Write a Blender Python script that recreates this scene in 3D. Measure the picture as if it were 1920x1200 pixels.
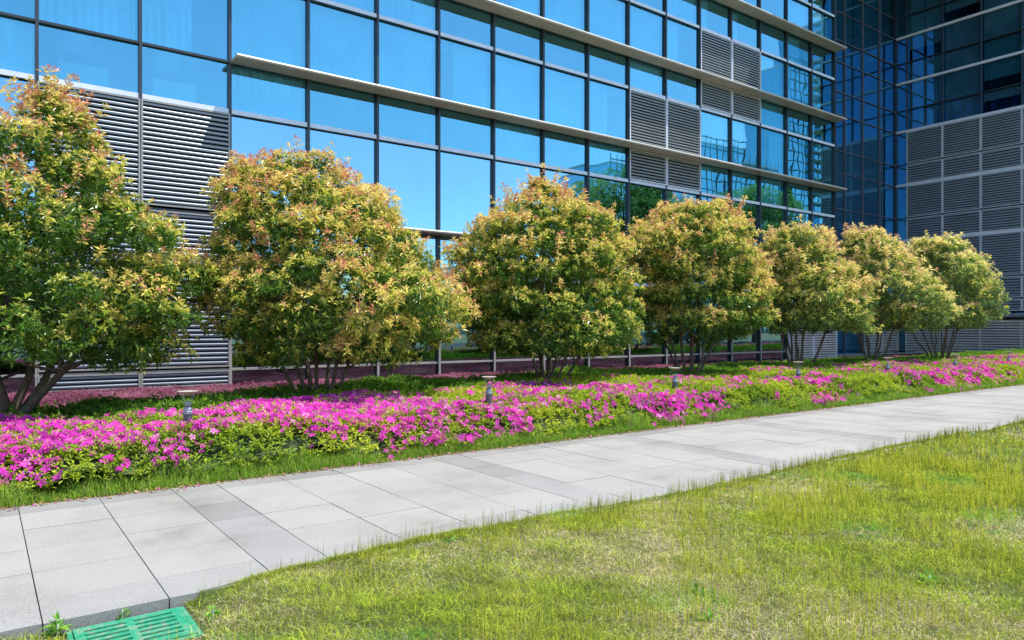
import bpy, math, random
import numpy as np
from mathutils import Vector

for o in list(bpy.data.objects):
    bpy.data.objects.remove(o)
SC = bpy.context.scene
COL = SC.collection
R = math.radians
random.seed(7)

# ------------------------------------------------------------------ camera, sky, sun, exposure
EYE = 1.56
cam_d = bpy.data.cameras.new('camera')
cam_d.sensor_width = 36
cam_d.sensor_fit = 'HORIZONTAL'
cam_d.lens = 36 * 1345 / 1920
cam_d.shift_y = 17 / 1920
cam_d.clip_start = 0.05
cam_d.clip_end = 5000
cam = bpy.data.objects.new('camera', cam_d)
cam.location = (0, 0, EYE)
cam.rotation_euler = (R(90), 0, -R(36.52))
COL.objects.link(cam)
SC.camera = cam

SUN = Vector((1.4, -1.15, 4.5)).normalized()
SUN_EL = math.asin(SUN.z)
SUN_ROT = math.atan2(SUN.x, SUN.y)
world = bpy.data.worlds.new('World')
SC.world = world
world.use_nodes = True
wn = world.node_tree
bg = wn.nodes['Background']
sky = wn.nodes.new('ShaderNodeTexSky')
sky.sky_type = 'NISHITA'
sky.sun_disc = False
sky.sun_elevation = SUN_EL
sky.sun_rotation = SUN_ROT
sky.air_density = 1.0
sky.dust_density = 0.4
sky.ozone_density = 2.0
wn.links.new(sky.outputs[0], bg.inputs[0])
bg.inputs[1].default_value = 0.15

sun_d = bpy.data.lights.new('sun', 'SUN')
sun_d.energy = 3.5
sun_d.angle = R(0.5)
sun_d.color = (1.0, 0.955, 0.88)
sun = bpy.data.objects.new('sun', sun_d)
sun.rotation_euler = SUN.to_track_quat('Z', 'Y').to_euler()
sun.location = (10, -10, 60)
COL.objects.link(sun)

SC.view_settings.view_transform = 'Standard'
SC.view_settings.look = 'None'
SC.view_settings.gamma = 1
SC.view_settings.use_curve_mapping = False
SC.view_settings.exposure = 1.08
SC.cycles.max_bounces = 10
SC.cycles.transparent_max_bounces = 12
SC.cycles.glossy_bounces = 5
SC.cycles.diffuse_bounces = 4
SC.cycles.caustics_reflective = False
SC.cycles.caustics_refractive = False
SC.cycles.use_denoising = True

# ------------------------------------------------------------------ helpers
def tag(o, label=None, cat=None, group=None, kind=None):
    if label: o['label'] = label
    if cat: o['category'] = cat
    if group: o['group'] = group
    if kind: o['kind'] = kind
    return o

def link(name, me, mat=None, parent=None):
    o = bpy.data.objects.new(name, me)
    COL.objects.link(o)
    if mat is not None and me is not None: me.materials.append(mat)
    if parent is not None: o.parent = parent
    return o

def empty(name, loc=(0, 0, 0), rz=0):
    o = bpy.data.objects.new(name, None)
    o.empty_display_size = 0.2
    o.location = loc
    o.rotation_euler = (0, 0, rz)
    COL.objects.link(o)
    return o

def mesh_np(name, V, n, mat, parent=None, col=None, smooth=False, F=None):
    """V: (N,3) verts; faces are consecutive groups of n verts unless F (M,n) is given."""
    V = np.asarray(V, dtype=np.float32).reshape(-1, 3)
    if F is None: F = np.arange(len(V), dtype=np.int32).reshape(-1, n)
    F = np.asarray(F, dtype=np.int32)
    me = bpy.data.meshes.new(name)
    me.vertices.add(len(V)); me.vertices.foreach_set('co', V.ravel())
    me.loops.add(F.size); me.loops.foreach_set('vertex_index', F.ravel())
    me.polygons.add(len(F))
    me.polygons.foreach_set('loop_start', np.arange(0, F.size, F.shape[1], dtype=np.int32))
    if smooth: me.polygons.foreach_set('use_smooth', np.ones(len(F), dtype=bool))
    me.update(calc_edges=True)
    if col is not None:
        a = me.color_attributes.new('col', 'FLOAT_COLOR', 'POINT')
        c = np.ones((len(V), 4), dtype=np.float32); c[:, :3] = np.asarray(col).reshape(-1, 3)
        a.data.foreach_set('color', c.ravel())
    return link(name, me, mat, parent)

class MB:
    def __init__(s): s.v = []; s.f = []; s.c = []; s.cur = (1, 1, 1)
    def add(s, vs, fs):
        b = len(s.v); s.v += [tuple(p) for p in vs]; s.c += [s.cur] * len(vs)
        s.f += [tuple(i + b for i in f) for f in fs]; return s
    def box(s, a, b):
        (x0, y0, z0), (x1, y1, z1) = a, b
        x0, x1 = min(x0, x1), max(x0, x1); y0, y1 = min(y0, y1), max(y0, y1); z0, z1 = min(z0, z1), max(z0, z1)
        return s.add([(x0,y0,z0),(x1,y0,z0),(x1,y1,z0),(x0,y1,z0),(x0,y0,z1),(x1,y0,z1),(x1,y1,z1),(x0,y1,z1)],
              [(0,3,2,1),(4,5,6,7),(0,1,5,4),(1,2,6,5),(2,3,7,6),(3,0,4,7)])
    def quad(s, a, b, c, d): return s.add([a, b, c, d], [(0, 1, 2, 3)])
    def tube(s, pts, rad, seg=8, cap=True):
        pts = [Vector(p) for p in pts]; n = len(pts)
        if not hasattr(rad, '__len__'): rad = [rad] * n
        vs = []; up = Vector((0.13, 0.27, 0.95)).normalized()
        for i, p in enumerate(pts):
            d = (pts[min(i + 1, n - 1)] - pts[max(i - 1, 0)]).normalized()
            a = d.cross(up)
            if a.length < .05: a = d.cross(Vector((1, 0, 0)))
            a.normalize(); b = d.cross(a)
            for k in range(seg):
                t = 2 * math.pi * k / seg
                vs.append(p + (a * math.cos(t) + b * math.sin(t)) * rad[i])
        fs = []
        for i in range(n - 1):
            for k in range(seg):
                k2 = (k + 1) % seg
                fs.append((i*seg+k, i*seg+k2, (i+1)*seg+k2, (i+1)*seg+k))
        if cap:
            fs.append(tuple(range(seg))); fs.append(tuple((n-1)*seg + k for k in range(seg-1, -1, -1)))
        return s.add(vs, fs)
    def lathe(s, prof, c=(0, 0, 0), seg=20):
        vs = []; fs = []; n = len(prof)
        for r, z in prof:
            for k in range(seg):
                t = 2*math.pi*k/seg
                vs.append((c[0]+r*math.cos(t), c[1]+r*math.sin(t), c[2]+z))
        for i in range(n-1):
            for k in range(seg):
                k2 = (k+1) % seg
                fs.append((i*seg+k, i*seg+k2, (i+1)*seg+k2, (i+1)*seg+k))
        return s.add(vs, fs)
    def build(s, name, mat, parent=None, smooth=False, bevel=0, col=False):
        me = bpy.data.meshes.new(name)
        me.from_pydata(s.v, [], s.f); me.update()
        if col:
            a = me.color_attributes.new('col', 'FLOAT_COLOR', 'POINT')
            a.data.foreach_set('color', np.array([(c[0], c[1], c[2], 1) for c in s.c], dtype=np.float32).ravel())
        if smooth:
            me.polygons.foreach_set('use_smooth', [True] * len(me.polygons))
        o = link(name, me, mat, parent)
        if bevel:
            m = o.modifiers.new('bevel', 'BEVEL'); m.width = bevel; m.segments = 2; m.limit_method = 'ANGLE'
        return o

# ------------------------------------------------------------------ materials
def new_mat(name):
    m = bpy.data.materials.new(name); m.use_nodes = True
    nt = m.node_tree; p = nt.nodes['Principled BSDF']
    return m, nt, p
def N(nt, t, **kw):
    n = nt.nodes.new(t)
    for k, v in kw.items():
        if k.startswith('i_'): n.inputs[int(k[2:])].default_value = v
        else: setattr(n, k, v)
    return n
def noise(nt, scale, detail=4, rough=.55, coord='Object'):
    tc = N(nt, 'ShaderNodeTexCoord'); n = N(nt, 'ShaderNodeTexNoise')
    n.inputs['Scale'].default_value = scale; n.inputs['Detail'].default_value = detail
    n.inputs['Roughness'].default_value = rough
    nt.links.new(tc.outputs[coord], n.inputs['Vector']); return n
def ramp(nt, src, stops):
    r = N(nt, 'ShaderNodeValToRGB'); e = r.color_ramp.elements
    while len(e) < len(stops): e.new(.5)
    for i, (p, c) in enumerate(stops):
        e[i].position = p; e[i].color = (*c, 1) if len(c) == 3 else c
    nt.links.new(src, r.inputs[0]); return r
def mixc(nt, a, b, fac=.5, mode='MIX'):
    m = N(nt, 'ShaderNodeMix', data_type='RGBA', blend_type=mode)
    for s, i in ((fac, 0), (a, 6), (b, 7)):
        if hasattr(s, 'is_linked') or hasattr(s, 'node'): nt.links.new(s, m.inputs[i])
        elif i == 0: m.inputs[0].default_value = s
        else: m.inputs[i].default_value = (*s, 1)
    return m.outputs[2]
def bump(nt, p, src, strength=.2, dist=.01):
    b = N(nt, 'ShaderNodeBump'); b.inputs['Strength'].default_value = strength; b.inputs['Distance'].default_value = dist
    nt.links.new(src, b.inputs['Height']); nt.links.new(b.outputs[0], p.inputs['Normal']); return b

def plain(name, c, rough=.5, metal=0, var=.12, scale=3, spec=.5):
    m, nt, p = new_mat(name)
    n = noise(nt, scale, 6)
    lo = tuple(max(0, x * (1 - var)) for x in c); hi = tuple(min(1, x * (1 + var)) for x in c)
    r = ramp(nt, n.outputs[0], [(.3, lo), (.7, hi)])
    nt.links.new(r.outputs[0], p.inputs['Base Color'])
    p.inputs['Roughness'].default_value = rough; p.inputs['Metallic'].default_value = metal
    p.inputs['Specular IOR Level'].default_value = spec
    return m

def leaf_mat(name, trans=.3, rough=.4, spec=.5):
    m, nt, p = new_mat(name)
    a = N(nt, 'ShaderNodeAttribute', attribute_name='col')
    nt.links.new(a.outputs[0], p.inputs['Base Color'])
    p.inputs['Roughness'].default_value = rough
    p.inputs['Specular IOR Level'].default_value = spec
    t = N(nt, 'ShaderNodeBsdfTranslucent')
    nt.links.new(a.outputs[0], t.inputs[0])
    mx = N(nt, 'ShaderNodeMixShader'); mx.inputs[0].default_value = trans
    nt.links.new(p.outputs[0], mx.inputs[1]); nt.links.new(t.outputs[0], mx.inputs[2])
    nt.links.new(mx.outputs[0], nt.nodes['Material Output'].inputs[0])
    return m

def glass_mat(name, refl, tint, fac, wav=.02, rough=0.0, scale=.35, graze=.35):
    """Coated solar glass: a tinted mirror coat over tinted clear glass."""
    m, nt, p = new_mat(name)
    nt.nodes.remove(p)
    g = N(nt, 'ShaderNodeBsdfGlossy'); g.inputs['Roughness'].default_value = rough
    n1 = noise(nt, .9, 3)
    r = ramp(nt, n1.outputs[0], [(.3, tuple(x * .93 for x in refl)), (.7, refl)])
    nt.links.new(r.outputs[0], g.inputs[0])
    n2 = noise(nt, scale, 2)
    b = N(nt, 'ShaderNodeBump'); b.inputs['Strength'].default_value = 1; b.inputs['Distance'].default_value = wav
    nt.links.new(n2.outputs[0], b.inputs['Height']); nt.links.new(b.outputs[0], g.inputs['Normal'])
    t = N(nt, 'ShaderNodeBsdfTransparent'); t.inputs[0].default_value = (*tint, 1)
    mx = N(nt, 'ShaderNodeMixShader')
    lw = N(nt, 'ShaderNodeLayerWeight'); lw.inputs[0].default_value = .25
    mr = N(nt, 'ShaderNodeMapRange'); mr.inputs[3].default_value = fac; mr.inputs[4].default_value = min(1, fac + graze)
    nt.links.new(lw.outputs['Fresnel'], mr.inputs[0]); nt.links.new(mr.outputs[0], mx.inputs[0])
    nt.links.new(t.outputs[0], mx.inputs[1]); nt.links.new(g.outputs[0], mx.inputs[2])
    nt.links.new(mx.outputs[0], nt.nodes['Material Output'].inputs[0])
    return m

M = {}
M['glass'] = glass_mat('blue_glass', (.27, .75, .93), (.36, .82, 1.0), .50, .005)
M['glass_mid'] = glass_mat('blue_glass_mirror', (.30, .62, .80), (.14, .5, .7), .70, .005)
M['glass_low'] = glass_mat('clear_green_glass', (.5, .8, .86), (.28, .5, .5), .45, .005)
M['glass_dark'] = glass_mat('dark_blue_glass', (.16, .44, .66), (.40, .66, .80), .52, .004, graze=.08)
M['glass_deep'] = glass_mat('deep_blue_glass', (.05, .17, .30), (.30, .55, .66), .42, .004, graze=.05)
M['glass_far'] = glass_mat('teal_glass', (.45, .78, .9), (.05, .15, .2), .85, .01)
M['mullion'] = plain('dark_mullion', (.045, .05, .06), .4, .3)
M['alu'] = plain('light_aluminium', (.70, .74, .80), .42, .1, .08)
M['alu_warm'] = plain('warm_aluminium', (.56, .54, .47), .45, .1, .12, 1.5)
M['louver'] = plain('louver_aluminium', (.29, .31, .33), .34, .3, .1, 1.2)
M['louver_base_lit'] = plain('louver_pale_lit', (.62, .58, .52), .45, .2, .12, 1.0)  # pale louvers; sunlight bounced onto the tower base is put into this tone
M['louver_tower'] = plain('louver_tower', (.33, .385, .44), .36, .35, .12, .6)
M['lbacking'] = plain('louver_backing', (.05, .065, .085), .7)
M['louver_low'] = plain('louver_left', (.27, .31, .36), .36, .3, .1, 1.2)
M['rail'] = plain('weathered_rail', (.34, .33, .30), .5, .2, .15, 2)  # grey-beige rail tone, reused for the painted sunlight on lower mullions
M['dark'] = plain('dark_backing', (.012, .013, .016), .8)
M['curtain'] = plain('pale_curtain', (.80, .82, .84), .9, 0, .12, .9)
M['blind'] = plain('teal_blind', (.30, .66, .68), .9, 0, .08, .9)
M['interior'] = plain('interior_wall', (.16, .17, .18), .8)
M['shade'] = plain('brightening_roller_shade', (.62, .78, .86), .9, 0, .3, .6)
M['blue_lift'] = plain('blue_lift_panel', (.14, .34, .50), .8, 0, .25, .4)
M['soft'] = plain('brown_grey_mullion', (.16, .16, .19), .45, .2)
M['far_grid'] = plain('teal_grid', (.16, .32, .38), .5, .1)
M['slab'] = plain('interior_slab', (.3, .3, .3), .8)
M['bark'] = plain('bark', (.105, .08, .06), .85, 0, .4, 14)
M['leaf'] = leaf_mat('photinia_leaf', .30, .36, .6)
M['azalea'] = leaf_mat('azalea_leaf', .3, .5, .3)
M['petal'] = leaf_mat('azalea_petal', .35, .6, .2)
M['grass'] = leaf_mat('grass_blade', .3, .6, .25)
M['grey_metal'] = plain('bollard_grey', (.12, .12, .135), .5, .3, .15, 20)
M['collar'] = plain('bollard_collar', (.30, .34, .40), .35, .5)
M['cream'] = plain('bollard_reflector', (.40, .37, .31), .5, 0, .1, 30)
M['asphalt'] = plain('asphalt', (.05, .05, .052), .9, 0, .2, 2)

# granite paving: per-slab tone from the mesh, fine speckle and broad stains from noise
m, nt, p = new_mat('granite_paving')
a = N(nt, 'ShaderNodeAttribute', attribute_name='col')
n1 = noise(nt, 120, 3, .85); n2 = noise(nt, 1.1, 6, .6); n3 = noise(nt, 45, 3, .6)
sp = ramp(nt, n1.outputs[0], [(.36, (.45, .45, .46)), (.5, (1, 1, 1)), (.64, (1.25, 1.22, 1.18))])
st = ramp(nt, n2.outputs[0], [(.30, (.66, .65, .62)), (.42, (.88, .87, .85)), (.56, (1, 1, 1))])
s3 = ramp(nt, n3.outputs[0], [(.3, (.92, .92, .92)), (.7, (1.04, 1.04, 1.04))])
c = mixc(nt, a.outputs[0], sp.outputs[0], .8, 'MULTIPLY')
c = mixc(nt, c, st.outputs[0], .8, 'MULTIPLY'); c = mixc(nt, c, s3.outputs[0], 1, 'MULTIPLY')
nt.links.new(c, p.inputs['Base Color']); p.inputs['Roughness'].default_value = .72
bump(nt, p, n1.outputs[0], .25, .002)
M['granite'] = m
M['joint'] = plain('joint_dirt', (.10, .075, .055), .95, 0, .4, 9)

m, nt, p = new_mat('lawn_thatch')
n1 = noise(nt, 1.6, 5, .65); n2 = noise(nt, 38, 6, .75); n3 = noise(nt, 9, 5, .7)
r1 = ramp(nt, n1.outputs[0], [(.35, (.045, .08, .01)), (.52, (.09, .11, .025)), (.68, (.22, .18, .08))])
r2 = ramp(nt, n2.outputs[0], [(.3, (.35, .33, .25)), (.5, (.85, .85, .8)), (.7, (1.3, 1.25, 1.1))])
c = mixc(nt, r1.outputs[0], r2.outputs[0], 1, 'MULTIPLY')
nt.links.new(c, p.inputs['Base Color']); p.inputs['Roughness'].default_value = .95
bump(nt, p, n2.outputs[0], .8, .02)
M['thatch'] = m
m, nt, p = new_mat('bed_soil')
n2 = noise(nt, 30, 6, .7)
r2 = ramp(nt, n2.outputs[0], [(.3, (.02, .016, .01)), (.6, (.07, .05, .03)), (.75, (.13, .09, .05))])
nt.links.new(r2.outputs[0], p.inputs['Base Color']); p.inputs['Roughness'].default_value = .95
bump(nt, p, n2.outputs[0], .8, .02)
M['soil'] = m
m, nt, p = new_mat('green_grate_paint')
n2 = noise(nt, 22, 6, .75); n1 = noise(nt, 130, 3, .7)
r2 = ramp(nt, n2.outputs[0], [(.34, (.012, .19, .10)), (.48, (.02, .27, .14)), (.57, (.11, .27, .16)), (.66, (.24, .25, .19))])
nt.links.new(r2.outputs[0], p.inputs['Base Color']); p.inputs['Roughness'].default_value = .45
bump(nt, p, n1.outputs[0], .3, .002)
M['grate'] = m

# ------------------------------------------------------------------ ground, path, kerb
rng = np.random.default_rng(11)
F = 20.0            # plane of the long glass facade
TX = 48.6           # plane of the tower wall that faces the garden
TB = 23.0           # recessed wall between the two
K0 = 1.048; KM = 2.164
def kx(k): return K0 + KM * k

def sheet(name, x0, y0, x1, y1, z, mat, kind='structure'):
    o = MB().quad((x0, y0, z), (x1, y0, z), (x1, y1, z), (x0, y1, z)).build(name, mat)
    o['kind'] = kind; return o
sheet('ground', -1500, -1500, 1500, 1500, -.12, plain('far_ground', (.13, .15, .08), .95, 0, .3, .05))
sheet('road', -400, -22, 400, -11, -.08, M['asphalt'])
sheet('flower_bed_soil', -30, 7.58, 48.4, 19.9, -.03, M['soil'])
sheet('path_bedding', -30, 4.53, 48.4, 7.62, -.02, M['joint'])

# paving slabs of the path (one surface, the slabs are its pattern)
mb = MB()
edges_x = []
x = 1.493 - 2.87 * 12
while x < 50:
    edges_x.append((x, .41, True)); xx = x + .41
    for i in range(4): edges_x.append((xx, .615, False)); xx += .615
    x += 2.87
rows = [(4.52, .40, 'n'), (4.92, .60, 'm'), (5.52, .60, 'm'), (6.12, .60, 'm'), (6.72, .60, 'm'), (7.32, .31, 'f')]
for (x, w, strip) in edges_x:
    for (y, d, t) in rows:
        v = random.uniform(.965, 1.03)
        base = (.305, .294, .272)
        if strip: base = (.272, .268, .257); v = random.choice([.88, .94, .97, 1.0]) * random.uniform(.96, 1.04)
        if t == 'f': base = (.25, .245, .228); v = random.uniform(.85, 1.02)
        if t == 'n': base = (.275, .271, .258); v = random.uniform(.94, 1.04)
        mb.cur = tuple(b * v for b in base)
        gx = .0034; gy = .0024 if t == 'm' and y > 5 else .003
        dz = random.uniform(-.0015, .0015)
        if t == 'n': mb.box((x + gx, y + gy, -.16), (x + w - gx, y + d - gy, .002 + dz))
        else: mb.box((x + gx, y + gy, -.02 - .0005), (x + w - gx, y + d - gy, 0 + dz))
o = mb.build('path', M['granite'], col=True); o['kind'] = 'structure'

# ------------------------------------------------------------------ long office building
bld = empty('office_building', (kx(6), F, 0))
tag(bld, 'long office building with blue glass curtain wall, pale sunshade ledges and louvers behind the trees', 'building')
def P(o):  # keep world coordinates while parenting under the building's empty
    o.matrix_parent_inverse = o.parent.matrix_world.inverted() if False else o.matrix_parent_inverse
    return o
BO = Vector((kx(6), F, 0))
def part(mb, name, mat, root=None, off=BO, **kw):
    mb.v = [(a - off[0], b - off[1], c - off[2]) for a, b, c in mb.v]
    return mb.build(name, mat, root or bld, **kw)

KL, KR = -4, 16
LEV = [.06, .48, 3.33, 4.60, 7.40, 8.73, 11.08, 12.32, 14.53, 15.97, 17.8, 19.6, 21.6, 23.3, 25.2, 27.0, 29.0]
LIGHT = {3.33, 7.40, 11.08, 14.53, 17.8, 21.6, 25.2}
LEDGE = {4.60, 8.73, 12.32, 15.97, 19.6, 23.3}
def is_louver(k, j):
    z0, z1 = LEV[j], LEV[j + 1]
    if k in (0, 1) and z1 <= 7.41: return True
    if k in (9, 10) and 7.39 <= z0 < 11: return True
    if k in (11, 12) and 11.0 <= z0 < 14.5: return True
    return False
def proj(x, y, z):
    s, c = .5951, .8036
    d = x * s + y * c; r = x * c - y * s
    return 960 + 1345 * r / d, 617 - 1345 * (z - EYE) / d
def vis_area(x0, x1, z0, z1, y=F):
    a = [proj(x0, y, z0), proj(x1, y, z0), proj(x0, y, z1), proj(x1, y, z1)]
    us = [p[0] for p in a]; vs = [p[1] for p in a]
    w = min(1920, max(us)) - max(0, min(us)); h = min(1200, max(vs)) - max(0, min(vs))
    return max(0, w) * max(0, h)

cells = [(k, j) for k in range(KL, KR) for j in range(len(LEV) - 1) if not is_louver(k, j)]
cells.sort(key=lambda c: -vis_area(kx(c[0]), kx(c[0] + 1), LEV[c[1]], LEV[c[1] + 1]))
def pane_quad(mb, k, j):
    x0, x1, z0, z1 = kx(k) + .03, kx(k + 1) - .03, LEV[j] + .02, LEV[j + 1] - .02
    t = [random.uniform(-.006, .006) for _ in range(3)]
    mb.quad((x0, F + .05 + t[0], z0), (x1, F + .05 + t[1], z0), (x1, F + .05 + t[1] + t[2], z1), (x0, F + .05 + t[0] + t[2], z1))
def add_curtain(mbc, x0, x1, z0, z1, y, amp=.05, wl=.19, nx=56):
    V = []; ph = random.uniform(0, 6)
    for i in range(nx + 1):
        t = i / nx; xx = x0 + (x1 - x0) * t
        a = amp * (math.sin(ph + xx * 6.28 / wl) * .6 + math.sin(ph * 2 + xx * 6.28 / (wl * 2.7)) * .6)
        V += [(xx, y + a, z0), (xx, y + a * .7 + .01, z1)]
    mbc.add(V, [(2*i, 2*i+2, 2*i+3, 2*i+1) for i in range(nx)])
rest = MB(); rest_low = MB()
for n, (k, j) in enumerate(cells):
    z0, z1 = LEV[j], LEV[j + 1]
    low = z1 <= 3.4
    if n < 98 and vis_area(kx(k), kx(k + 1), z0, z1) > 0:
        mb = MB(); pane_quad(mb, k, j)
        w = part(mb, 'window', M['glass_low'] if low else M['glass_mid'] if j <= 3 else M['glass'])
        up = j in (5, 7, 9)
        pr = random.random()
        if (up and pr < .92) or (j in (4, 6, 8) and pr < .55):
            c = MB()
            x0, x1 = kx(k) + .08, kx(k + 1) - .08
            q = random.random()
            if q < .25: x1 = x0 + (x1 - x0) * random.uniform(.35, .7)
            elif q < .4: x0 = x0 + (x1 - x0) * random.uniform(.25, .55)
            add_curtain(c, x0, x1, z0 + .12, z1 - .06, F + .24)
            part(c, 'curtain', M['curtain'], w)
    else:
        pane_quad(rest_low if low else rest, k, j)
part(rest, 'window', M['glass'])['kind'] = 'stuff'
part(rest_low, 'window', M['glass_low'])['kind'] = 'stuff'

def louver_mesh(mb, u0, u1, z0, z1, pos, pitch=.118, deep=.09):
    """pos(u, d, z) maps along-wall, depth outward, height to the world"""
    n = max(2, int(round((z1 - z0) / pitch))); pt = (z1 - z0) / n
    for i in range(n):
        b = z0 + i * pt
        prof = [(.0, pt * .99), (deep * .6, pt * .90), (deep * .93, pt * .80), (deep * 1.0, pt * .70), (deep * .92, pt * .34), (deep * .84, pt * .32), (deep * .86, pt * .70), (.0, pt * .92)]
        vs = [pos(u0, d, b + z) for d, z in prof] + [pos(u1, d, b + z) for d, z in prof]
        m_ = len(prof)
        fs = [(q, (q + 1) % m_, m_ + (q + 1) % m_, m_ + q) for q in range(m_)] + [tuple(range(m_)), tuple(range(2*m_-1, m_-1, -1))]
        mb.add(vs, fs)
def louver_panel(k0, z0, z1, pos, mat, root, off, w=KM, fr=.05, pitch=.118, fmat=None):
    b = MB(); louver_mesh(b, k0 + fr, k0 + w - fr, z0 + fr, z1 - fr, pos, pitch)
    o = part(b, 'louver_panel', mat, root, off)
    f = MB()
    for (a0, a1, c0, c1) in ((k0 + .012, k0 + fr, z0 + .01, z1 - .01), (k0 + w - fr, k0 + w - .012, z0 + .01, z1 - .01),
                             (k0 + fr, k0 + w - fr, z0 + .01, z0 + fr), (k0 + fr, k0 + w - fr, z1 - fr, z1 - .01)):
        f.box(pos(a0, -.02, c0), pos(a1, .105, c1))
    part(f, 'frame', fmat or M['alu'], o, off)
    f = MB(); f.box(pos(k0 + fr, -.06, z0 + fr), pos(k0 + w - fr, -.03, z1 - fr))
    part(f, 'backing', M['lbacking'], o, off)
    return o
pf = lambda u, d, z: (u, F + .02 - d, z)
for k in (0, 1):
    for z0, z1 in ((.06, .48), (.55, 3.30), (3.40, 4.58), (4.68, 7.33)):
        louver_panel(kx(k), z0, z1, pf, M['louver_low'], bld, BO, pitch=.122, fmat=M['rail'])
for k in (9, 10):
    for z0, z1 in ((7.46, 8.68), (8.8, 11.02)): louver_panel(kx(k), z0, z1, pf, M['louver'], bld, BO)
for k in (11, 12):
    for z0, z1 in ((11.14, 12.27), (12.4, 14.47)): louver_panel(kx(k), z0, z1, pf, M['louver'], bld, BO)
for k in (14, 15):
    louver_panel(kx(k), .1, 2.2, lambda u, d, z: (u, F - .06 - d, z), M['louver_base_lit'], bld, BO)

XL, XR = kx(KL), kx(KR)
for k in range(KL, KR + 1):
    mb = MB(); x = kx(k); wd = .034
    mb.box((x - wd, F - .06, .02), (x + wd, F + .12, 29.0))
    if k == KR: mb.box((x - .01, F - .07, .03), (x + .06, F - .061, 29.0))
    part(mb, 'mullion', M['mullion'])
    mb = MB(); mb.box((x - wd - .004, F - .075, .02), (x + wd + .004, F - .0605, 3.28)); part(mb, 'mullion_sunlit_strip', M['rail'])  # lighter strip paints sunlight onto the lower mullions
for z in LEV[1:]:
    t = z in LIGHT
    h = .062 if t else .03
    for_name = 'transom'
    mb = MB(); st = .03 if t else .045
    if t or z == .48:
        for k in range(KL, KR):
            mb.box((kx(k) + .037, F - .035, z - h), (kx(k + 1) - .037, F + .10, z + h))
    else: mb.box((XL, F - .045, z - h), (XR, F + .10, z + h))
    part(mb, for_name, M['rail'] if z == .48 else M['alu'] if t else M['mullion'])
    if t:
        mb = MB(); mb.box((XL, F - .05, z - h - .022), (XR, F + .02, z - h - .002)); part(mb, 'drip_strip', M['mullion'])
for z in sorted(LEDGE):
    mb = MB()
    k0 = 2
    for k in range(k0, KR):
        x0, x1 = kx(k) + .30 + .008 - (.30 if k == k0 else 0), kx(k + 1) + .30 - .008 - (.30 if k == KR - 1 else 0)
        prof = [(0, -.035), (-.54, -.035), (-.58, -.05), (-.62, -.035), (-.635, 0), (-.62, .035), (-.57, .05), (-.5, .035), (0, .035)]
        y0 = F - .06
        vs = [(x0, y0 + a, z + b) for a, b in prof] + [(x1, y0 + a, z + b) for a, b in prof]
        m_ = len(prof)
        mb.add(vs, [(q, m_ + q, m_ + (q + 1) % m_, (q + 1) % m_) for q in range(m_)] + [tuple(range(m_)), tuple(range(2*m_-1, m_-1, -1))])
    part(mb, 'sunshade_ledge', M['alu_warm'])
    # small brackets under the ledge
mb = MB()
for z in (3.33, 7.40, 11.08, 14.53, 17.8): mb.box((XL, F + .5, z - .35), (XR - .3, F + 8, z - .05))
part(mb, 'floor_slab', M['slab'])
mb = MB(); mb.box((XL, F + 7.9, -.1), (XR - .3, F + 8.2, 28.9)); mb.box((XL, F + .3, -.1), (XR - .3, F + 8, .02))
for k in range(KL, KR, 3): mb.box((kx(k) - .06, F + .8, 0), (kx(k) + .06, F + 8, 28.9))
part(mb, 'interior_wall', M['interior'])
mb = MB(); mb.box((XL - .2, F + .13, 29.0), (XR + .05, F + 30, 29.4)); part(mb, 'roof', M['alu_warm'])
mb = MB(); mb.box((XL - .2, F + .13, -.1), (XL - .02, F + 30, 28.99)); part(mb, 'end_wall', M['alu_warm'])
# furniture glimpsed behind the upper glass at the left
mb = MB()
for k in (-1, 0, 1, 2):
    x = kx(k) + .5; mb.box((x, F + 1.2, 7.5), (x + 1.1, F + 1.5, 8.3)); mb.box((x + .2, F + 1.9, 8.8), (x + .8, F + 2.1, 10.4))
part(mb, 'office_cabinet', M['curtain'])
# side wall of the long building, facing the tower across the gap
mb = MB()
SY = [F + 2.15 * i for i in range(0, 15)]
for i in range(14):
    for j in range(len(LEV) - 1):
        t = [random.uniform(-.005, .005) for _ in range(2)]
        mb.quad((XR + .04 + t[0], SY[i] + .04, LEV[j] + .02), (XR + .04 + t[1], SY[i + 1] - .04, LEV[j] + .02), (XR + .04 + t[1], SY[i + 1] - .04, LEV[j + 1] - .02), (XR + .04 + t[0], SY[i] + .04, LEV[j + 1] - .02))
part(mb, 'side_glazing', M['glass'])['kind'] = 'stuff'
mb = MB()
for y in SY[1:]: mb.box((XR, y - .035, 0), (XR + .08, y + .035, 29.0))
for z in LEV[1:]: mb.box((XR + .001, F + .13, z - .04), (XR + .07, F + 30, z + .04))
part(mb, 'side_frame', M['mullion'])
mb = MB(); mb.box((XR - .29, F + .14, 0), (XR - .05, F + 30, 28.9)); part(mb, 'side_backing', M['dark'])

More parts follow.
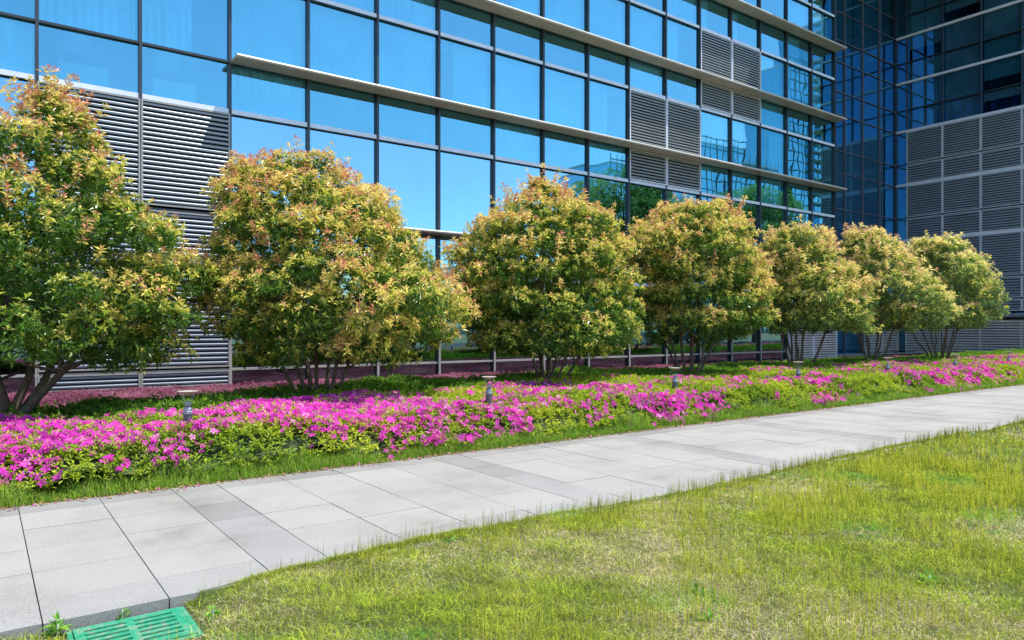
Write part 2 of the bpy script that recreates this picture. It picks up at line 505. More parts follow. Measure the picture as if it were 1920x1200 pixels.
# ------------------------------------------------------------------ tower at the right
tw = empty('office_tower', (TX, 18, 0))
tag(tw, 'dark blue glass office tower with grey louvered lower floors at the right end', 'building')
TO = Vector((TX, 18, 0))
ty = [23.0, 22.3, 20.13, 17.98, 15.85, 13.7, 12.0]
TZ = [.1, 2.2, 3.37, 4.7, 7.33, 8.8, 10.97, 12.3, 14.48, 15.85, 17.65, 18.95, 20.65, 22.0, 23.8, 25.2, 27.0]
TWHITE = {7.33, 10.97, 14.48, 17.65, 20.65, 23.8}
TH = 27.0
def tpart(mb, name, mat, root=None, **kw): return part(mb, name, mat, root or tw, TO, **kw)
for i in range(6):
    for j in range(len(TZ) - 1):
        z0, z1 = TZ[j], TZ[j + 1]
        if i > 0 and z1 <= 14.49: continue
        t = [random.uniform(-.004, .004) for _ in range(3)]
        mb = MB()
        ya, yb = ty[i] - .03, ty[i + 1] + .03
        mb.quad((TX + .05 + t[0], ya, z0 + .02), (TX + .05 + t[1], yb, z0 + .02), (TX + .05 + t[1] + t[2], yb, z1 - .02), (TX + .05 + t[0] + t[2], ya, z1 - .02))
        w = tpart(mb, 'window', M['glass_dark'])
        if i == 3 and z0 in (15.85, 17.65):
            c = MB(); add_curtain(c, 0, 1.95, z0 + (.7 if z0 == 15.85 else .1), z1 - .05, 0, .006)
            c.v = [(TX + .2 + b, ty[3] - .1 - a, cz) for a, b, cz in c.v]
            tpart(c, 'blind', M['blind'], w)
        elif i >= 1 and j > 7:
            c = MB(); add_curtain(c, 0, 1.95, z0 + (.1 if (i * 7 + j * 3) % 5 else .8), z1 - .05, 0, .004)
            c.v = [(TX + .14 + b, ty[i] - .1 - a, cz) for a, b, cz in c.v]
            tpart(c, 'curtain', M['shade'], w)  # shades repeated in the upper windows and kept pale to brighten dark glass
pt_ = lambda u, d, z: (TX + .02 - d, u, z)
for i in range(1, 6):
    y0, wdt = ty[i + 1], ty[i] - ty[i + 1]
    for z0, z1 in ((2.62, 3.33), (3.41, 4.66), (4.74, 7.26), (7.40, 8.76), (8.84, 10.90), (11.04, 12.26), (12.34, 14.41)):
        louver_panel(y0, z0, z1, pt_, M['louver_tower'], tw, TO, w=wdt, pitch=.155)
    louver_panel(y0, .1, 2.1, lambda u, d, z: (TX - .12 - d, u, z), M['louver_base_lit'], tw, TO, w=wdt, pitch=.16, fmat=M['alu_warm'])
for y in ty[1:]:
    mb = MB(); mb.box((TX - .05, y - .035, .1), (TX + .12, y + .035, TH)); tpart(mb, 'mullion', M['mullion'])
for z in TZ[1:]:
    if z == 2.2: continue
    wh = z in TWHITE; h = .075 if wh else .03
    mb = MB(); mb.box((TX - (.07 if wh else .055), 11.98, z - h), (TX + .10, TB - .06, z + h))
    tpart(mb, 'transom', M['alu'] if wh else M['mullion'])
mb = MB(); mb.tube([(TX - .16, 11.9, 2.36), (TX - .16, 22.3, 2.36)], .14, 14); tpart(mb, 'gutter_pipe', M['louver_tower'], smooth=True)
mb = MB(); mb.box((TX + .12, 12.2, 0), (TX + 24, 12.35, TH - .05)); mb.box((TX + 6, 12.4, 0), (TX + 6.2, 22.9, TH - .05)); mb.box((TX + .14, 22.95, 0), (TX + 24, 23.15, TH - .05)); tpart(mb, 'interior_wall', M['interior'])
mb = MB()
for z in (3.37, 7.33, 10.97, 14.48, 17.65, 20.65, 23.8): mb.box((TX + .35, 12.4, z - .3), (TX + 5.9, 22.9, z - .04))
tpart(mb, 'floor_slab', M['slab'])
mb = MB(); mb.box((XR - 3, 11.8, TH), (TX + 24, 40, TH + .4)); tpart(mb, 'roof', M['alu_warm'])
# tower face looking at the lawn (seen in reflection) with its ledges
mb = MB()
for i in range(8):
    for j in range(len(TZ) - 1):
        mb.quad((TX + 2.2 * i + .1, 12.0, TZ[j]), (TX + 2.2 * i + 2.2, 12.0, TZ[j]), (TX + 2.2 * i + 2.2, 12.0, TZ[j + 1] - .08), (TX + 2.2 * i + .1, 12.0, TZ[j + 1] - .08))
tpart(mb, 'front_glazing', M['glass'])['kind'] = 'stuff'
for z in (4.7, 8.8, 12.3, 15.85, 18.95, 22.0, 25.2):
    mb = MB(); mb.box((TX - .3, 11.3, z - .05), (TX + 18, 12.0 - .01, z + .05)); tpart(mb, 'sunshade_ledge', M['alu_warm'])
# recessed wall
bx = [TX - 2.13 * i for i in range(0, 6)] + [XR + .02]
for i in range(6):
    for j in range(len(TZ) - 1):
        z0, z1 = TZ[j], TZ[j + 1]
        xa, xb = bx[i + 1] + .03, bx[i] - .03
        t = [random.uniform(-.004, .004) for _ in range(2)]
        mb = MB(); mb.quad((xa, TB + .05 + t[0], z0 + .02), (xb, TB + .05 + t[1], z0 + .02), (xb, TB + .05 + t[1], z1 - .02), (xa, TB + .05 + t[0], z1 - .02))
        tpart(mb, 'window', M['glass_dark'])
for x in bx[1:-1]:
    mb = MB(); mb.box((x - .022, TB - .05, 0), (x + .022, TB + .1, TH)); tpart(mb, 'mullion', M['soft'])
for z in TZ[1:]:
    mb = MB(); mb.box((XR + .09, TB - .03, z - .02), (TX - .06, TB + .1, z + .02)); tpart(mb, 'transom', M['soft'])
mb = MB(); mb.box((TX - .06, TB - .06, 0), (TX + .13, TB + .1, TH)); tpart(mb, 'corner_post', M['mullion'])
mb = MB(); mb.box((XR - .2, TB + .5, 0), (TX + 7, TB + .7, TH)); tpart(mb, 'back_panel', M['blue_lift'])  # panel added to hide sky behind the glass; its blue brightens dark panes
for i in (0, 1):
    louver_panel(bx[i + 1], .1, 2.1, lambda u, d, z: (u, TB - .1 - d, z), M['louver_base_lit'], tw, TO, w=2.13, pitch=.16, fmat=M['alu_warm'])

# ------------------------------------------------------------------ foliage tools
def unit(v): return v / np.maximum(1e-9, np.linalg.norm(v, axis=-1, keepdims=True))
def rand_unit(n): return unit(rng.normal(size=(n, 3)))
def vnoise(x, y, s=1.0, seed=0):
    r = np.random.default_rng(seed); out = 0
    for i in range(7):
        a, b, c, d = r.uniform(-1.6, 1.6), r.uniform(-1.6, 1.6), r.uniform(0, 6.28), r.uniform(.6, 1.4)
        out = out + np.sin((a * x + b * y) * s * d * 2 + c)
    return out / 3.2
def leaves(Pb, D, Nn, L, W, fold=.25, droop=.15):
    """diamond leaves folded along the midrib; base Pb, direction D, rough normal Nn"""
    D = unit(D); S = unit(np.cross(D, Nn)); U = np.cross(S, D)
    L = np.asarray(L)[:, None]; W = np.asarray(W)[:, None]
    tip = Pb + D * L - U * L * droop
    mid = Pb + D * L * .5
    a = mid + S * W * .5 + U * W * fold; b = mid - S * W * .5 + U * W * fold
    V = np.stack([Pb, a, tip, Pb, tip, b], 1)
    return V.reshape(-1, 3)
def rosettes(Pc, A, K, L, W, spread=(25, 75), jitter=.3):
    n = len(Pc)
    ref = unit(rng.normal(size=(n, 3))); B = unit(np.cross(A, ref)); C = np.cross(A, B)
    ph = rng.uniform(0, 6.28, n)
    outV = []; K = int(K)
    idx = np.repeat(np.arange(n), K); kk = np.tile(np.arange(K), n)
    t = ph[idx] + kk * 2.399 + rng.normal(0, jitter, n * K)
    f = kk / max(1, K - 1)
    el = np.radians(spread[0] + (spread[1] - spread[0]) * f + rng.normal(0, 8, n * K))
    rad = np.cos(t)[:, None] * B[idx] + np.sin(t)[:, None] * C[idx]
    D = A[idx] * np.cos(el)[:, None] + rad * np.sin(el)[:, None]
    Nn = A[idx] * np.sin(el)[:, None] - rad * np.cos(el)[:, None] * .6 + np.array([0, 0, .3])
    Ls = (np.full(n, L) if np.isscalar(L) else L)[idx] * (.55 + .55 * f) * rng.uniform(.8, 1.2, n * K)
    Pb = Pc[idx] - A[idx] * (f * L if np.isscalar(L) else f * L[idx])[:, None] * .5
    V = leaves(Pb, D, Nn, Ls, Ls * W)
    return V, idx, f
def lerp(a, b, t): return a + (b - a) * t

# ------------------------------------------------------------------ photinia trees
RIGHT = np.array([.8036, -.5951, 0.]); FWD = np.array([.5951, .8036, 0.])
def tube_np(mb, pts, r0, r1, seg=7):
    n = len(pts); mb.tube(pts, [r0 + (r1 - r0) * (i / (n - 1)) ** .8 for i in range(n)], seg)
def make_tree(label, ub, X, outline, seed, scale=1.0, dens=1.0, newness=.5, pale=0.0, trunk_kind='multi', pinkness=.42):
    global rng
    rng = np.random.default_rng(seed); rnd = random.Random(seed)
    Y = 12.0; base = np.array([X, Y, 0.]); d = X * .5951 + Y * .8036
    o = empty('photinia_tree', (X, Y, -.03)); tag(o, label, 'tree', 'clipped photinia trees in a row')
    mpp = d / 1345
    zs = np.array([EYE + (617 - v) * mpp for v, a, b in outline][::-1])
    Ls = np.array([(ub - a) * mpp for v, a, b in outline][::-1]); Rs = np.array([(b - ub) * mpp for v, a, b in outline][::-1])
    cen = (Rs - Ls) / 2; rad = (Rs + Ls) / 2 * (.96 if X < 12 else .90)
    def env(z): return np.interp(z, zs, cen), np.interp(z, zs, rad, left=.05, right=.03)
    z0, z1 = zs[0], zs[-1]
    # clump centres just inside the envelope
    C = []; RC = []
    n_try = 0
    while len(C) < 125 and n_try < 6000:
        n_try += 1
        z = rng.uniform(z0 + .26, z1 - .10); c, r = env(z)
        if rng.uniform() > (r / rad.max()) + .12: continue
        th = rng.uniform(0, 6.28); rc = min(rng.uniform(.24, .52), max(.16, r * .55), max(.16, (z1 - z) * .8 + .1))
        r = r * (1 + .13 * float(vnoise(math.cos(th) * 1.3 + z * .9, math.sin(th) * 1.3 - z * .5, 1.1, seed + 3)))
        rr = max(0, r - rc * rng.uniform(.25, 1.5))
        if rng.uniform() < .12: rr *= rng.uniform(.3, .8)
        p = base + RIGHT * (c + rr * math.cos(th)) + FWD * rr * .95 * math.sin(th) + np.array([0, 0, z])
        if C and min(np.linalg.norm(np.array(C) - p, axis=1) - .76 * (np.array(RC) + rc)) < 0: continue
        C.append(p); RC.append(rc)
    for i in range(4):      # leaders that break the top outline
        zt = z1 - rng.uniform(.05, .9); cc0, rr0 = env(zt); th = rng.uniform(0, 6.28)
        C.append(base + RIGHT * (cc0 + rr0 * .9 * math.cos(th)) + FWD * rr0 * .8 * math.sin(th) + np.array([0, 0, zt + .05])); RC.append(.15)
    C = np.array(C); RC = np.array(RC)
    Pc = []; A = []; cl = []; dep = []
    for i, (p, rc) in enumerate(zip(C, RC)):
        for shell, den in ((1.0, 64), (.68, 26)):
            n = int(4 * math.pi * (rc * shell) ** 2 * den * dens / scale ** 2) + 3
            q = rand_unit(n); q[:, 2] *= .88
            rr = rc * shell * (1 + rng.normal(0, .16, n))[:, None]
            pts = p + q * rr * np.array([1.08, 1.08, .84])
            Pc.append(pts); A.append(q); cl.append(np.full(n, i)); dep.append(np.full(n, shell))
    Pc = np.concatenate(Pc); A = np.concatenate(A); cl = np.concatenate(cl); dep = np.concatenate(dep)
    # radial position in crown
    rel = Pc - base; zz = rel[:, 2]; c, r = env(zz)
    xr = rel @ RIGHT - c; yr = rel @ FWD; q = np.hypot(xr, yr) / np.maximum(r, .08)
    inner = q < .50
    keep = (~inner) | (rng.uniform(size=len(q)) < .3) | (zz > z1 - .9)
    # thin the underside, so stems show
    keep &= (zz > z0 + .10 + .12 * vnoise(Pc[:, 0], Pc[:, 1], 1.2, seed))
    Pc, A, cl, q, dep, zz = Pc[keep], A[keep], cl[keep], q[keep], dep[keep], zz[keep]
    # sprigs sticking out
    sp, sa = [], []
    for i in range(int(120)):
        z = rng.uniform(z0 + .35 * (z1 - z0), z1); cc, rr = env(z); th = rng.uniform(0, 6.28)
        s = base + RIGHT * (cc + rr * .95 * math.cos(th)) + FWD * rr * .9 * math.sin(th) + np.array([0, 0, z])
        dr = unit(np.array([math.cos(th) * .5 * RIGHT[0] + math.sin(th) * .5 * FWD[0], math.cos(th) * .5 * RIGHT[1] + math.sin(th) * .5 * FWD[1], .9 + rng.normal(0, .1)]))
        ln = rng.uniform(.08, .42)
        for t in np.linspace(0, 1, 4): sp.append(s + dr * ln * t); sa.append(dr)
    cc, rr = env(z1 - .02)
    for i in range(9):
        s = base + RIGHT * (cc + rng.normal(0, .22)) + np.array([0, 0, z1 - rng.uniform(.12, .55)]) + FWD * rng.normal(0, .12)
        dr = unit(np.array([rng.normal(0, .15), rng.normal(0, .15), 1]))
        for t in np.linspace(0, 1, 4): sp.append(s + dr * .3 * t); sa.append(dr)
    sp = np.array(sp); sa = np.array(sa)
    Pc = np.concatenate([Pc, sp]); A = np.concatenate([A, sa]); cl = np.concatenate([cl, rng.integers(0, len(C), len(sp))])
    q = np.concatenate([q, np.full(len(sp), 1.1)]); dep = np.concatenate([dep, np.ones(len(sp))]); 
    axis = unit(A * .75 + np.array([0, 0, .55]) + rng.normal(0, .28, A.shape))
    n = len(Pc)
    L = rng.uniform(.068, .120, n) * scale
    V, idx, f = rosettes(Pc, axis, 8, L, .34, (14, 84))
    # colours: young bronze-pink tips, yellow-green middle, mid-green old leaves
    cn = rng.uniform(-.30, .30, len(C))[cl]
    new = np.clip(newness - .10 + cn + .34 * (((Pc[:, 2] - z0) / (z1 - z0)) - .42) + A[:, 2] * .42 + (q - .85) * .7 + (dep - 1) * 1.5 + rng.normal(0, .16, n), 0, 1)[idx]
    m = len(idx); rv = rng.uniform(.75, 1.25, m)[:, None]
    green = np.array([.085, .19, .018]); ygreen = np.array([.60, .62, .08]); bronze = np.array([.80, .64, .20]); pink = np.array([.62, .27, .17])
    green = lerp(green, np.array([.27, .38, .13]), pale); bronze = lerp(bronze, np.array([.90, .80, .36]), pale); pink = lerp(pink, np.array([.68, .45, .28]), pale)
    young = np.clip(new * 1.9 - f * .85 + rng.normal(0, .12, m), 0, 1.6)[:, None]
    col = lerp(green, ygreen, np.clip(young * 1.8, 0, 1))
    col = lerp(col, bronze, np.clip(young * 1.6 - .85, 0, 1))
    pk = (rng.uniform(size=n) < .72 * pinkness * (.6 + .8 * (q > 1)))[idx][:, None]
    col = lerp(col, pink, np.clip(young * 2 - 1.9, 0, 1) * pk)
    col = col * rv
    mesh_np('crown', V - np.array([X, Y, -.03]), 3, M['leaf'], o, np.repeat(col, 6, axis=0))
    # stems and limbs
    mb = MB(); targets = [i for i in range(len(C)) if q[0] > -1]
    order = sorted(range(len(C)), key=lambda i: (C[i][2] + rnd.random() * 1.5))
    used = order[:38]
    if trunk_kind == 'multi':
        ns = 9; stems = []
        for s in range(ns):
            th = 2 * math.pi * s / ns + rnd.uniform(-.3, .3); tilt = rnd.uniform(.35, 1.0) if s % 3 else rnd.uniform(.1, .3)
            b = Vector((X + .07 * math.cos(th), Y + .07 * math.sin(th), -.05))
            pts = [b]; h = rnd.uniform(1.6, 2.6)
            for t in (0.16, .3, .45, .6, .8, 1.0):
                rr = tilt * (t ** .85) * 1.25
                pts.append(Vector((X + (.07 + rr) * math.cos(th + .25 * t) + rnd.gauss(0, .02), Y + (.07 + rr) * math.sin(th + .25 * t) + rnd.gauss(0, .02), h * t + rnd.gauss(0, .015))))
            stems.append(pts); tube_np(mb, pts, rnd.uniform(.038, .054), .016)
        mb.lathe([(.19, -.05), (.15, .12), (.11, .3), (.05, .42)], (X, Y, 0), 12)
    else:
        t1 = [Vector((X - .05, Y - .05, -.05)), Vector((X - .12, Y - .05, .25)), Vector((X - .02, Y, .55)), Vector((X - .1, Y + .05, .85)), Vector((X - .16, Y, 1.3)), Vector((X + .05, Y, 2.0)), Vector((X + .3, Y, 3.0))]
        tube_np(mb, t1, .135, .03, 10); stems = [t1]
        rv_ = Vector(RIGHT); fv = Vector(FWD); B = Vector((X, Y, 0))
        for off, st in (((.18, .0, .32), [(.45, 0, .62), (.85, -.1, .98), (1.15, -.1, 1.35), (1.5, 0, 1.9)]), ((.12, .2, .3), [(.3, .35, .8), (.5, .5, 1.4), (.7, .6, 2.1)]),
                        ((-.05, -.1, .5), [(-.5, -.3, 1.0), (-.9, -.4, 1.5), (-1.2, -.4, 2.2)]), ((.05, .1, .4), [(.2, .2, .9), (.25, .3, 1.6), (.1, .3, 2.6)])):
            pts = [B + rv_ * off[0] * .2 + fv * off[1] * .3 + Vector((0, 0, off[2] * .6))] + [B + rv_ * a + fv * b_ + Vector((0, 0, c_)) for a, b_, c_ in st]
            tube_np(mb, pts, .07, .02, 8); stems.append(pts)
    for i in used:
        t = Vector(C[i]); best = min((p for st in stems for p in st[2:-1]), key=lambda p: (p - t).length + (3 if p.z > t.z - .1 else 0))
        mid = best.lerp(t, .5) + Vector((rnd.gauss(0, .05), rnd.gauss(0, .05), .06))
        mb.tube([best, mid, t], [.022, .015, .007], 5)
    mb.v = [(a - X, b - Y, c_ + .03) for a, b, c_ in mb.v]
    mb.build('trunk', M['bark'], o, smooth=True)
    return o

OUT = {
 1: [(165,78,95),(200,55,140),(230,35,165),(250,0,180),(300,-70,200),(340,-130,222),(400,-210,255),(440,-260,310),(480,-300,342),(560,-330,350),(600,-330,335),(650,-300,315),(675,-240,240),(700,-150,120)],
 2: [(290,565,600),(310,500,640),(330,432,650),(350,420,668),(390,415,740),(430,412,790),(470,415,805),(500,408,810),(520,398,850),(540,385,868),(570,383,882),(600,388,872),(620,405,850),(650,440,800),(675,500,745),(690,545,690)],
 3: [(345,1000,1040),(375,950,1070),(400,925,1145),(430,885,1165),(460,852,1170),(500,845,1182),(550,870,1200),(600,880,1212),(630,880,1200),(650,905,1155),(675,965,1085)],
 4: [(382,1300,1360),(400,1232,1390),(430,1178,1402),(460,1165,1420),(500,1180,1438),(550,1190,1442),(600,1200,1440),(630,1215,1400),(655,1245,1350)],
 5: [(425,1480,1522),(440,1442,1550),(470,1425,1570),(500,1420,1585),(540,1428,1620),(580,1430,1636),(610,1440,1630),(632,1460,1590)],
 6: [(432,1590,1640),(460,1580,1685),(500,1575,1720),(540,1590,1752),(570,1600,1775),(600,1605,1775),(625,1620,1755)],
 7: [(448,1722,1795),(480,1702,1820),(500,1700,1845),(540,1708,1870),(580,1715,1872),(600,1720,1860),(622,1730,1838)],
}
make_tree('tallest photinia tree with pointed crown and crooked brown trunk at the left edge', 10, .26, OUT[1], 101, 1.0, .95, .36, 0, 'single', .7)
make_tree('broad bronze-leaved photinia tree beside the left louvered panels, second from the left edge', 597, 4.70, OUT[2], 102, 1.0, .95, .56, 0, 'multi', .5)
make_tree('photinia tree standing behind the second bollard lamp, third from the left edge', 1028, 9.86, OUT[3], 103, 1.05, .95, .46)
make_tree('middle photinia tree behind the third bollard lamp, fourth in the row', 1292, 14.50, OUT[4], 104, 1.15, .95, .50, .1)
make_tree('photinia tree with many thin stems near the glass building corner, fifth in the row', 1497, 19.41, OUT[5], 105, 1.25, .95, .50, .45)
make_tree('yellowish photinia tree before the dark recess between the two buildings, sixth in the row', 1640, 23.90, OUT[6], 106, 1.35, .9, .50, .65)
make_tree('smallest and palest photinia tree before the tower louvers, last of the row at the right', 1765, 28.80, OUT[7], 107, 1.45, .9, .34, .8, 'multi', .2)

# ------------------------------------------------------------------ planting beds
rng = np.random.default_rng(5)
def red_edge(x): return 13.15 + np.clip((x - 1) / 6, 0, 1) * 1.25
LAMPS = (2.0, 6.4, 10.76, 14.96, 19.1, 23.15, 27.2)
def bed_h(x, y):
    edge = np.clip((y - 7.78 + .10 * vnoise(x, y * 0, 1.3, 9)) / .55, 0, 1); edge = edge * edge * (3 - 2 * edge)
    back = np.clip((red_edge(x) + .1 - y) / .5, 0, 1)
    dip = 0
    for lx_ in LAMPS: dip = dip + np.exp(-(((x - lx_) / .28) ** 2 + ((y - 9.1) / .42) ** 2))
    edge = edge * (1 - .42 * np.clip(dip, 0, 1))
    return (.10 + .31 * edge + .05 * vnoise(x, y, .8, 3) + .045 * vnoise(x, y, 2.2, 4) + .02 * vnoise(x, y, 6, 5)) * (.30 + .70 * back)
def scatter(x0, x1, y0, y1, dens_fn, n):
    x = rng.uniform(x0, x1, n); y = rng.uniform(y0, y1, n)
    k = rng.uniform(size=n) < dens_fn(x, y)
    return x[k], y[k]
def vis_w(x):   # keep more plants where they show larger
    return np.clip(1.25 - np.abs(x) / 32, .25, 1)
# solid under-canopy so soil never shows through as flat ground
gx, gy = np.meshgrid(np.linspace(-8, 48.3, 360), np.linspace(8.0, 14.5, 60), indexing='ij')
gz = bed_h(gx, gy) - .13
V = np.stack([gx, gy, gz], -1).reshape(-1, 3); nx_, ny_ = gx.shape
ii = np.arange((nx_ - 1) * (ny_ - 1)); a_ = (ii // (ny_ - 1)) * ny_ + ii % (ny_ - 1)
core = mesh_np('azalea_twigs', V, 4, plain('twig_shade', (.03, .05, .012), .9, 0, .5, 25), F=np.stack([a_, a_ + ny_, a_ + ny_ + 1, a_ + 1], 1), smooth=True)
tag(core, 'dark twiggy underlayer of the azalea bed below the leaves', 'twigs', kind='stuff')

def back_edge(x): return 11.35 - .75 * np.clip((6 - x) / 3, 0, 1) + .35 * vnoise(x, x * 0, .5, 8)
def shrub_layer(name, label, cat, x0, x1, y0, y1, n, sz, cols, keepfn, K=6, H=bed_h):
    Vs, Cs = [], []
    x, y = scatter(x0, x1, y0, y1, keepfn, n)
    for lx_ in LAMPS:
        k = np.hypot(x - lx_, y - 9.25) > .10; x, y = x[k], y[k]
    z = H(x, y) + rng.normal(0, .022 if sz < .05 else .034, len(x))
    s = sz * np.clip(.8 + np.hypot(x, y) / 26, .9, 2.2)
    ax = unit(np.stack([rng.normal(0, .4, len(x)), rng.normal(0, .4, len(x)) - .15, np.ones(len(x))], -1))
    V, idx, f = rosettes(np.stack([x, y, z], -1), ax, K, s, .36, (20, 88))
    t = np.clip(rng.uniform(size=len(idx)) * .6 + (1 - f) * .5 + .25 * vnoise(x, y, 1.2, 21)[idx], 0, 1)[:, None]
    c = lerp(np.array(cols[0]), np.array(cols[1]), np.clip(t * 2, 0, 1)); c = lerp(c, np.array(cols[2]), np.clip(t * 2 - 1, 0, 1))
    c = c * rng.uniform(.75, 1.2, len(idx))[:, None]
    return tag(mesh_np(name, V, 3, M['azalea'], None, np.repeat(c, 6, axis=0)), label, cat, kind='stuff')
shrub_layer('azalea_foliage', 'yellow-green azalea leaves between the magenta blossoms along the path', 'shrubs', -6, 48, 7.8, 12.2, 135000, .062,
    [(.09, .19, .015), (.32, .44, .025), (.58, .60, .05)], lambda x, y: vis_w(x) * (y < back_edge(x) + .2) * (.5 + .5 * (y > 8.1)))
shrub_layer('green_shrub_foliage', 'deep green low shrub leaves between the azaleas and the tree trunks', 'shrubs', -6, 48, 10.0, 14.6, 90000, .068,
    [(.05, .13, .015), (.13, .28, .02), (.26, .44, .035)], lambda x, y: vis_w(x) * (y > back_edge(x) - .1) * (y < red_edge(x) + .1 * vnoise(x, y, 1.5, 12)))
red_h = lambda x, y: .085 + .03 * vnoise(x, y, 1.5, 31) + np.clip((red_edge(x) + 1.6 - y) / 1.5, 0, 1) * .17
shrub_layer('red_groundcover', 'purple-red leafy groundcover running along the foot of the glass building', 'groundcover', -6, 48, 12.3, 19.75, 150000, .036,
    [(.10, .02, .045), (.29, .065, .13), (.62, .30, .38)], lambda x, y: vis_w(x) * (y > red_edge(x) - .15), 5, red_h)

# blossoms
def blossoms():
    def dens(x, y):
        n = vnoise(x, y, .75, 51) * .5 + vnoise(x, y, 2.6, 52) * .75 + vnoise(x, y, 6, 54) * .35
        left = np.clip((6.5 - x) / 3.5, 0, 1) * 1.0 + np.clip((10.5 - x) / 3, 0, 1) * .15; right = np.clip((x - 15) / 12, 0, 1) * .5
        band = np.where((x > 4) & (x < 9), np.clip(1 - np.abs(y - 9.9 + (x - 4) * .05) / 1.0, 0, 1) * .5, 0)
        d = n * 1.0 + left + .28 * np.clip(x / 8, 0, 1) + right + band - .33
        d = np.clip(d, .03, 1)
        return d * (y < back_edge(x) + .05 + .1 * vnoise(x, y, 2, 53)) * np.clip((y - 7.72) / .25, .12, 1)
    x, y = scatter(-5, 48, 7.78, 12.0, lambda a, b: dens(a, b) * np.clip(1.2 - a / 55, .5, 1), 24000)
    for lx_ in LAMPS:
        k = np.hypot(x - lx_, y - 9.25) > .15; x, y = x[k], y[k]
    k = rng.integers(1, 8, len(x)); idx = np.repeat(np.arange(len(x)), k)
    bx_ = x[idx] + rng.normal(0, .055, len(idx)); by = y[idx] + rng.normal(0, .055, len(idx))
    bz = bed_h(bx_, by) + rng.uniform(-.01, .075, len(idx))
    far = np.clip(.85 + np.hypot(bx_, by) / 45, .9, 1.6)
    ax = unit(np.stack([rng.normal(0, .6, len(idx)), rng.normal(0, .6, len(idx)) - .4, np.full(len(idx), .8)], -1))
    Pc = np.stack([bx_, by, bz], -1); n = len(Pc)
    ref = rand_unit(n); B = unit(np.cross(ax, ref)); C = np.cross(ax, B)
    Vs = []
    Rr = (.042 * far * rng.uniform(.8, 1.15, n))[:, None]
    base = np.array([.74, .025, .48]); cc = lerp(base, np.array([.86, .09, .54]), rng.uniform(size=(n, 1))) 
    cc = lerp(cc, np.array([.50, .03, .46]), (rng.uniform(size=(n, 1)) < .2) * .6)
    cc = lerp(cc, np.array([.88, .40, .66]), (rng.uniform(size=(n, 1)) < .06) * .8); cc = cc * rng.uniform(.7, 1.12, (n, 1)); cols = []
    for i in range(5):
        t = i * 2 * math.pi / 5
        def dirp(a): return B * math.cos(a) + C * math.sin(a)
        c0 = Pc - ax * .012
        l = Pc + dirp(t - .42) * Rr * .72 + ax * .010; r = Pc + dirp(t + .42) * Rr * .72 + ax * .010
        tip = Pc + dirp(t) * Rr * 1.08 - ax * .002
        Vs.append(np.stack([c0, l, tip, r], 1))
        cen = cc * np.array([.8, .45, .8]); cols.append(np.stack([cen, cc, cc * 1.05, cc], 1))
    V = np.concatenate(Vs).reshape(-1, 3); cl_ = np.concatenate(cols).reshape(-1, 3)
    o = mesh_np('azalea_blossoms', V, 4, M['petal'], None, cl_)
    tag(o, 'bright magenta azalea blossoms massed along the garden side of the path', 'flowers', kind='stuff')
blossoms()

# grass blades
def blades(Pb, H, W, lean, cols):
    n = len(Pb); th = rng.uniform(0, 6.28, n)
    s = np.stack([np.cos(th), np.sin(th), np.zeros(n)], -1)
    ld = rng.uniform(0, 6.28, n); l = np.stack([np.cos(ld), np.sin(ld), np.zeros(n)], -1)
    H = np.asarray(H).reshape(-1, 1) * np.ones((n, 1)); W = np.asarray(W).reshape(-1, 1) * np.ones((n, 1)); lean = np.asarray(lean).reshape(-1, 1) * np.ones((n, 1))
    up = np.array([0, 0, 1.])
    m1 = Pb + up * H * .6 + l * H * lean * .35; tip = Pb + up * H * (1 - lean * .25) + l * H * lean
    a = Pb - s * W; b = Pb + s * W; c = m1 + s * W * .8; d = m1 - s * W * .8
    V = np.stack([a, b, c, a, c, d, d, c, tip], 1).reshape(-1, 3)
    return V, np.repeat(cols, 9, axis=0)
# fringe along the bed
def fringe():
    x = rng.uniform(-3, 44, 90000); wdt = .50 + np.clip((x - 12) / 20, 0, 1) * .35
    y = 7.66 + np.abs(rng.normal(0, .5, len(x))) * wdt
    k = (rng.uniform(size=len(x)) < vis_w(x) * (.45 + .55 * (vnoise(x, y, 1.8, 61) > -.5))) & (y < 8.8); x, y = x[k], y[k]
    H = rng.uniform(.07, .25, len(x)) * (1 + .45 * vnoise(x, y, 4, 62)) * (.55 + np.clip((y - 7.64) * 2.5, 0, .6)); far = np.clip(np.hypot(x, y) / 12, .8, 2.6)
    t = rng.uniform(size=(len(x), 1)); c = lerp(np.array([.13, .30, .02]), np.array([.40, .58, .06]), t) * rng.uniform(.7, 1.2, (len(x), 1))
    c = np.where(rng.uniform(size=(len(x), 1)) < .07, np.array([.38, .30, .14]), c)
    V, C = blades(np.stack([x, y, np.full(len(x), -.03)], -1), H, .0028 * far, rng.uniform(.15, .9, len(x)), c)
    tag(mesh_np('bed_grass', V, 3, M['grass'], None, C), 'bright green grass fringe between the paving and the azaleas', 'grass', kind='stuff')
fringe()
# lawn
def lawn_keep(x, y):
    # nearer ground needs more blades; area outside the view needs few
    r = x * .8036 - y * .5951; d = x * .5951 + y * .8036
    inside = (d > 2.9) & (np.abs(r) < d * .80 + .6)
    dist = np.hypot(x, y)
    return np.where(inside, np.clip(1.15 - dist / 17, .28, 1), .04)
def fz(x, y):
    rise = np.clip((x - 1.02) / .35, 0, 1) * .062 + np.clip((.30 - x) / .3, 0, 1) * .03
    return -.066 + rise + .012 * vnoise(x, y, .9, 71)
def lawn_edge(x): return np.where((x > .98), 4.53 + np.clip((x - 1) * 2, 0, 1) * (.07 + .07 * vnoise(x, x * 0, 1.1, 77) + .035 * vnoise(x, x * 0, 5.1, 78)), 4.515)
lx = np.concatenate([np.linspace(-30, -2, 30), np.linspace(-1.9, 16, 420), np.linspace(16.1, 47, 160)]); ly = np.linspace(0, 1, 60) ** .6
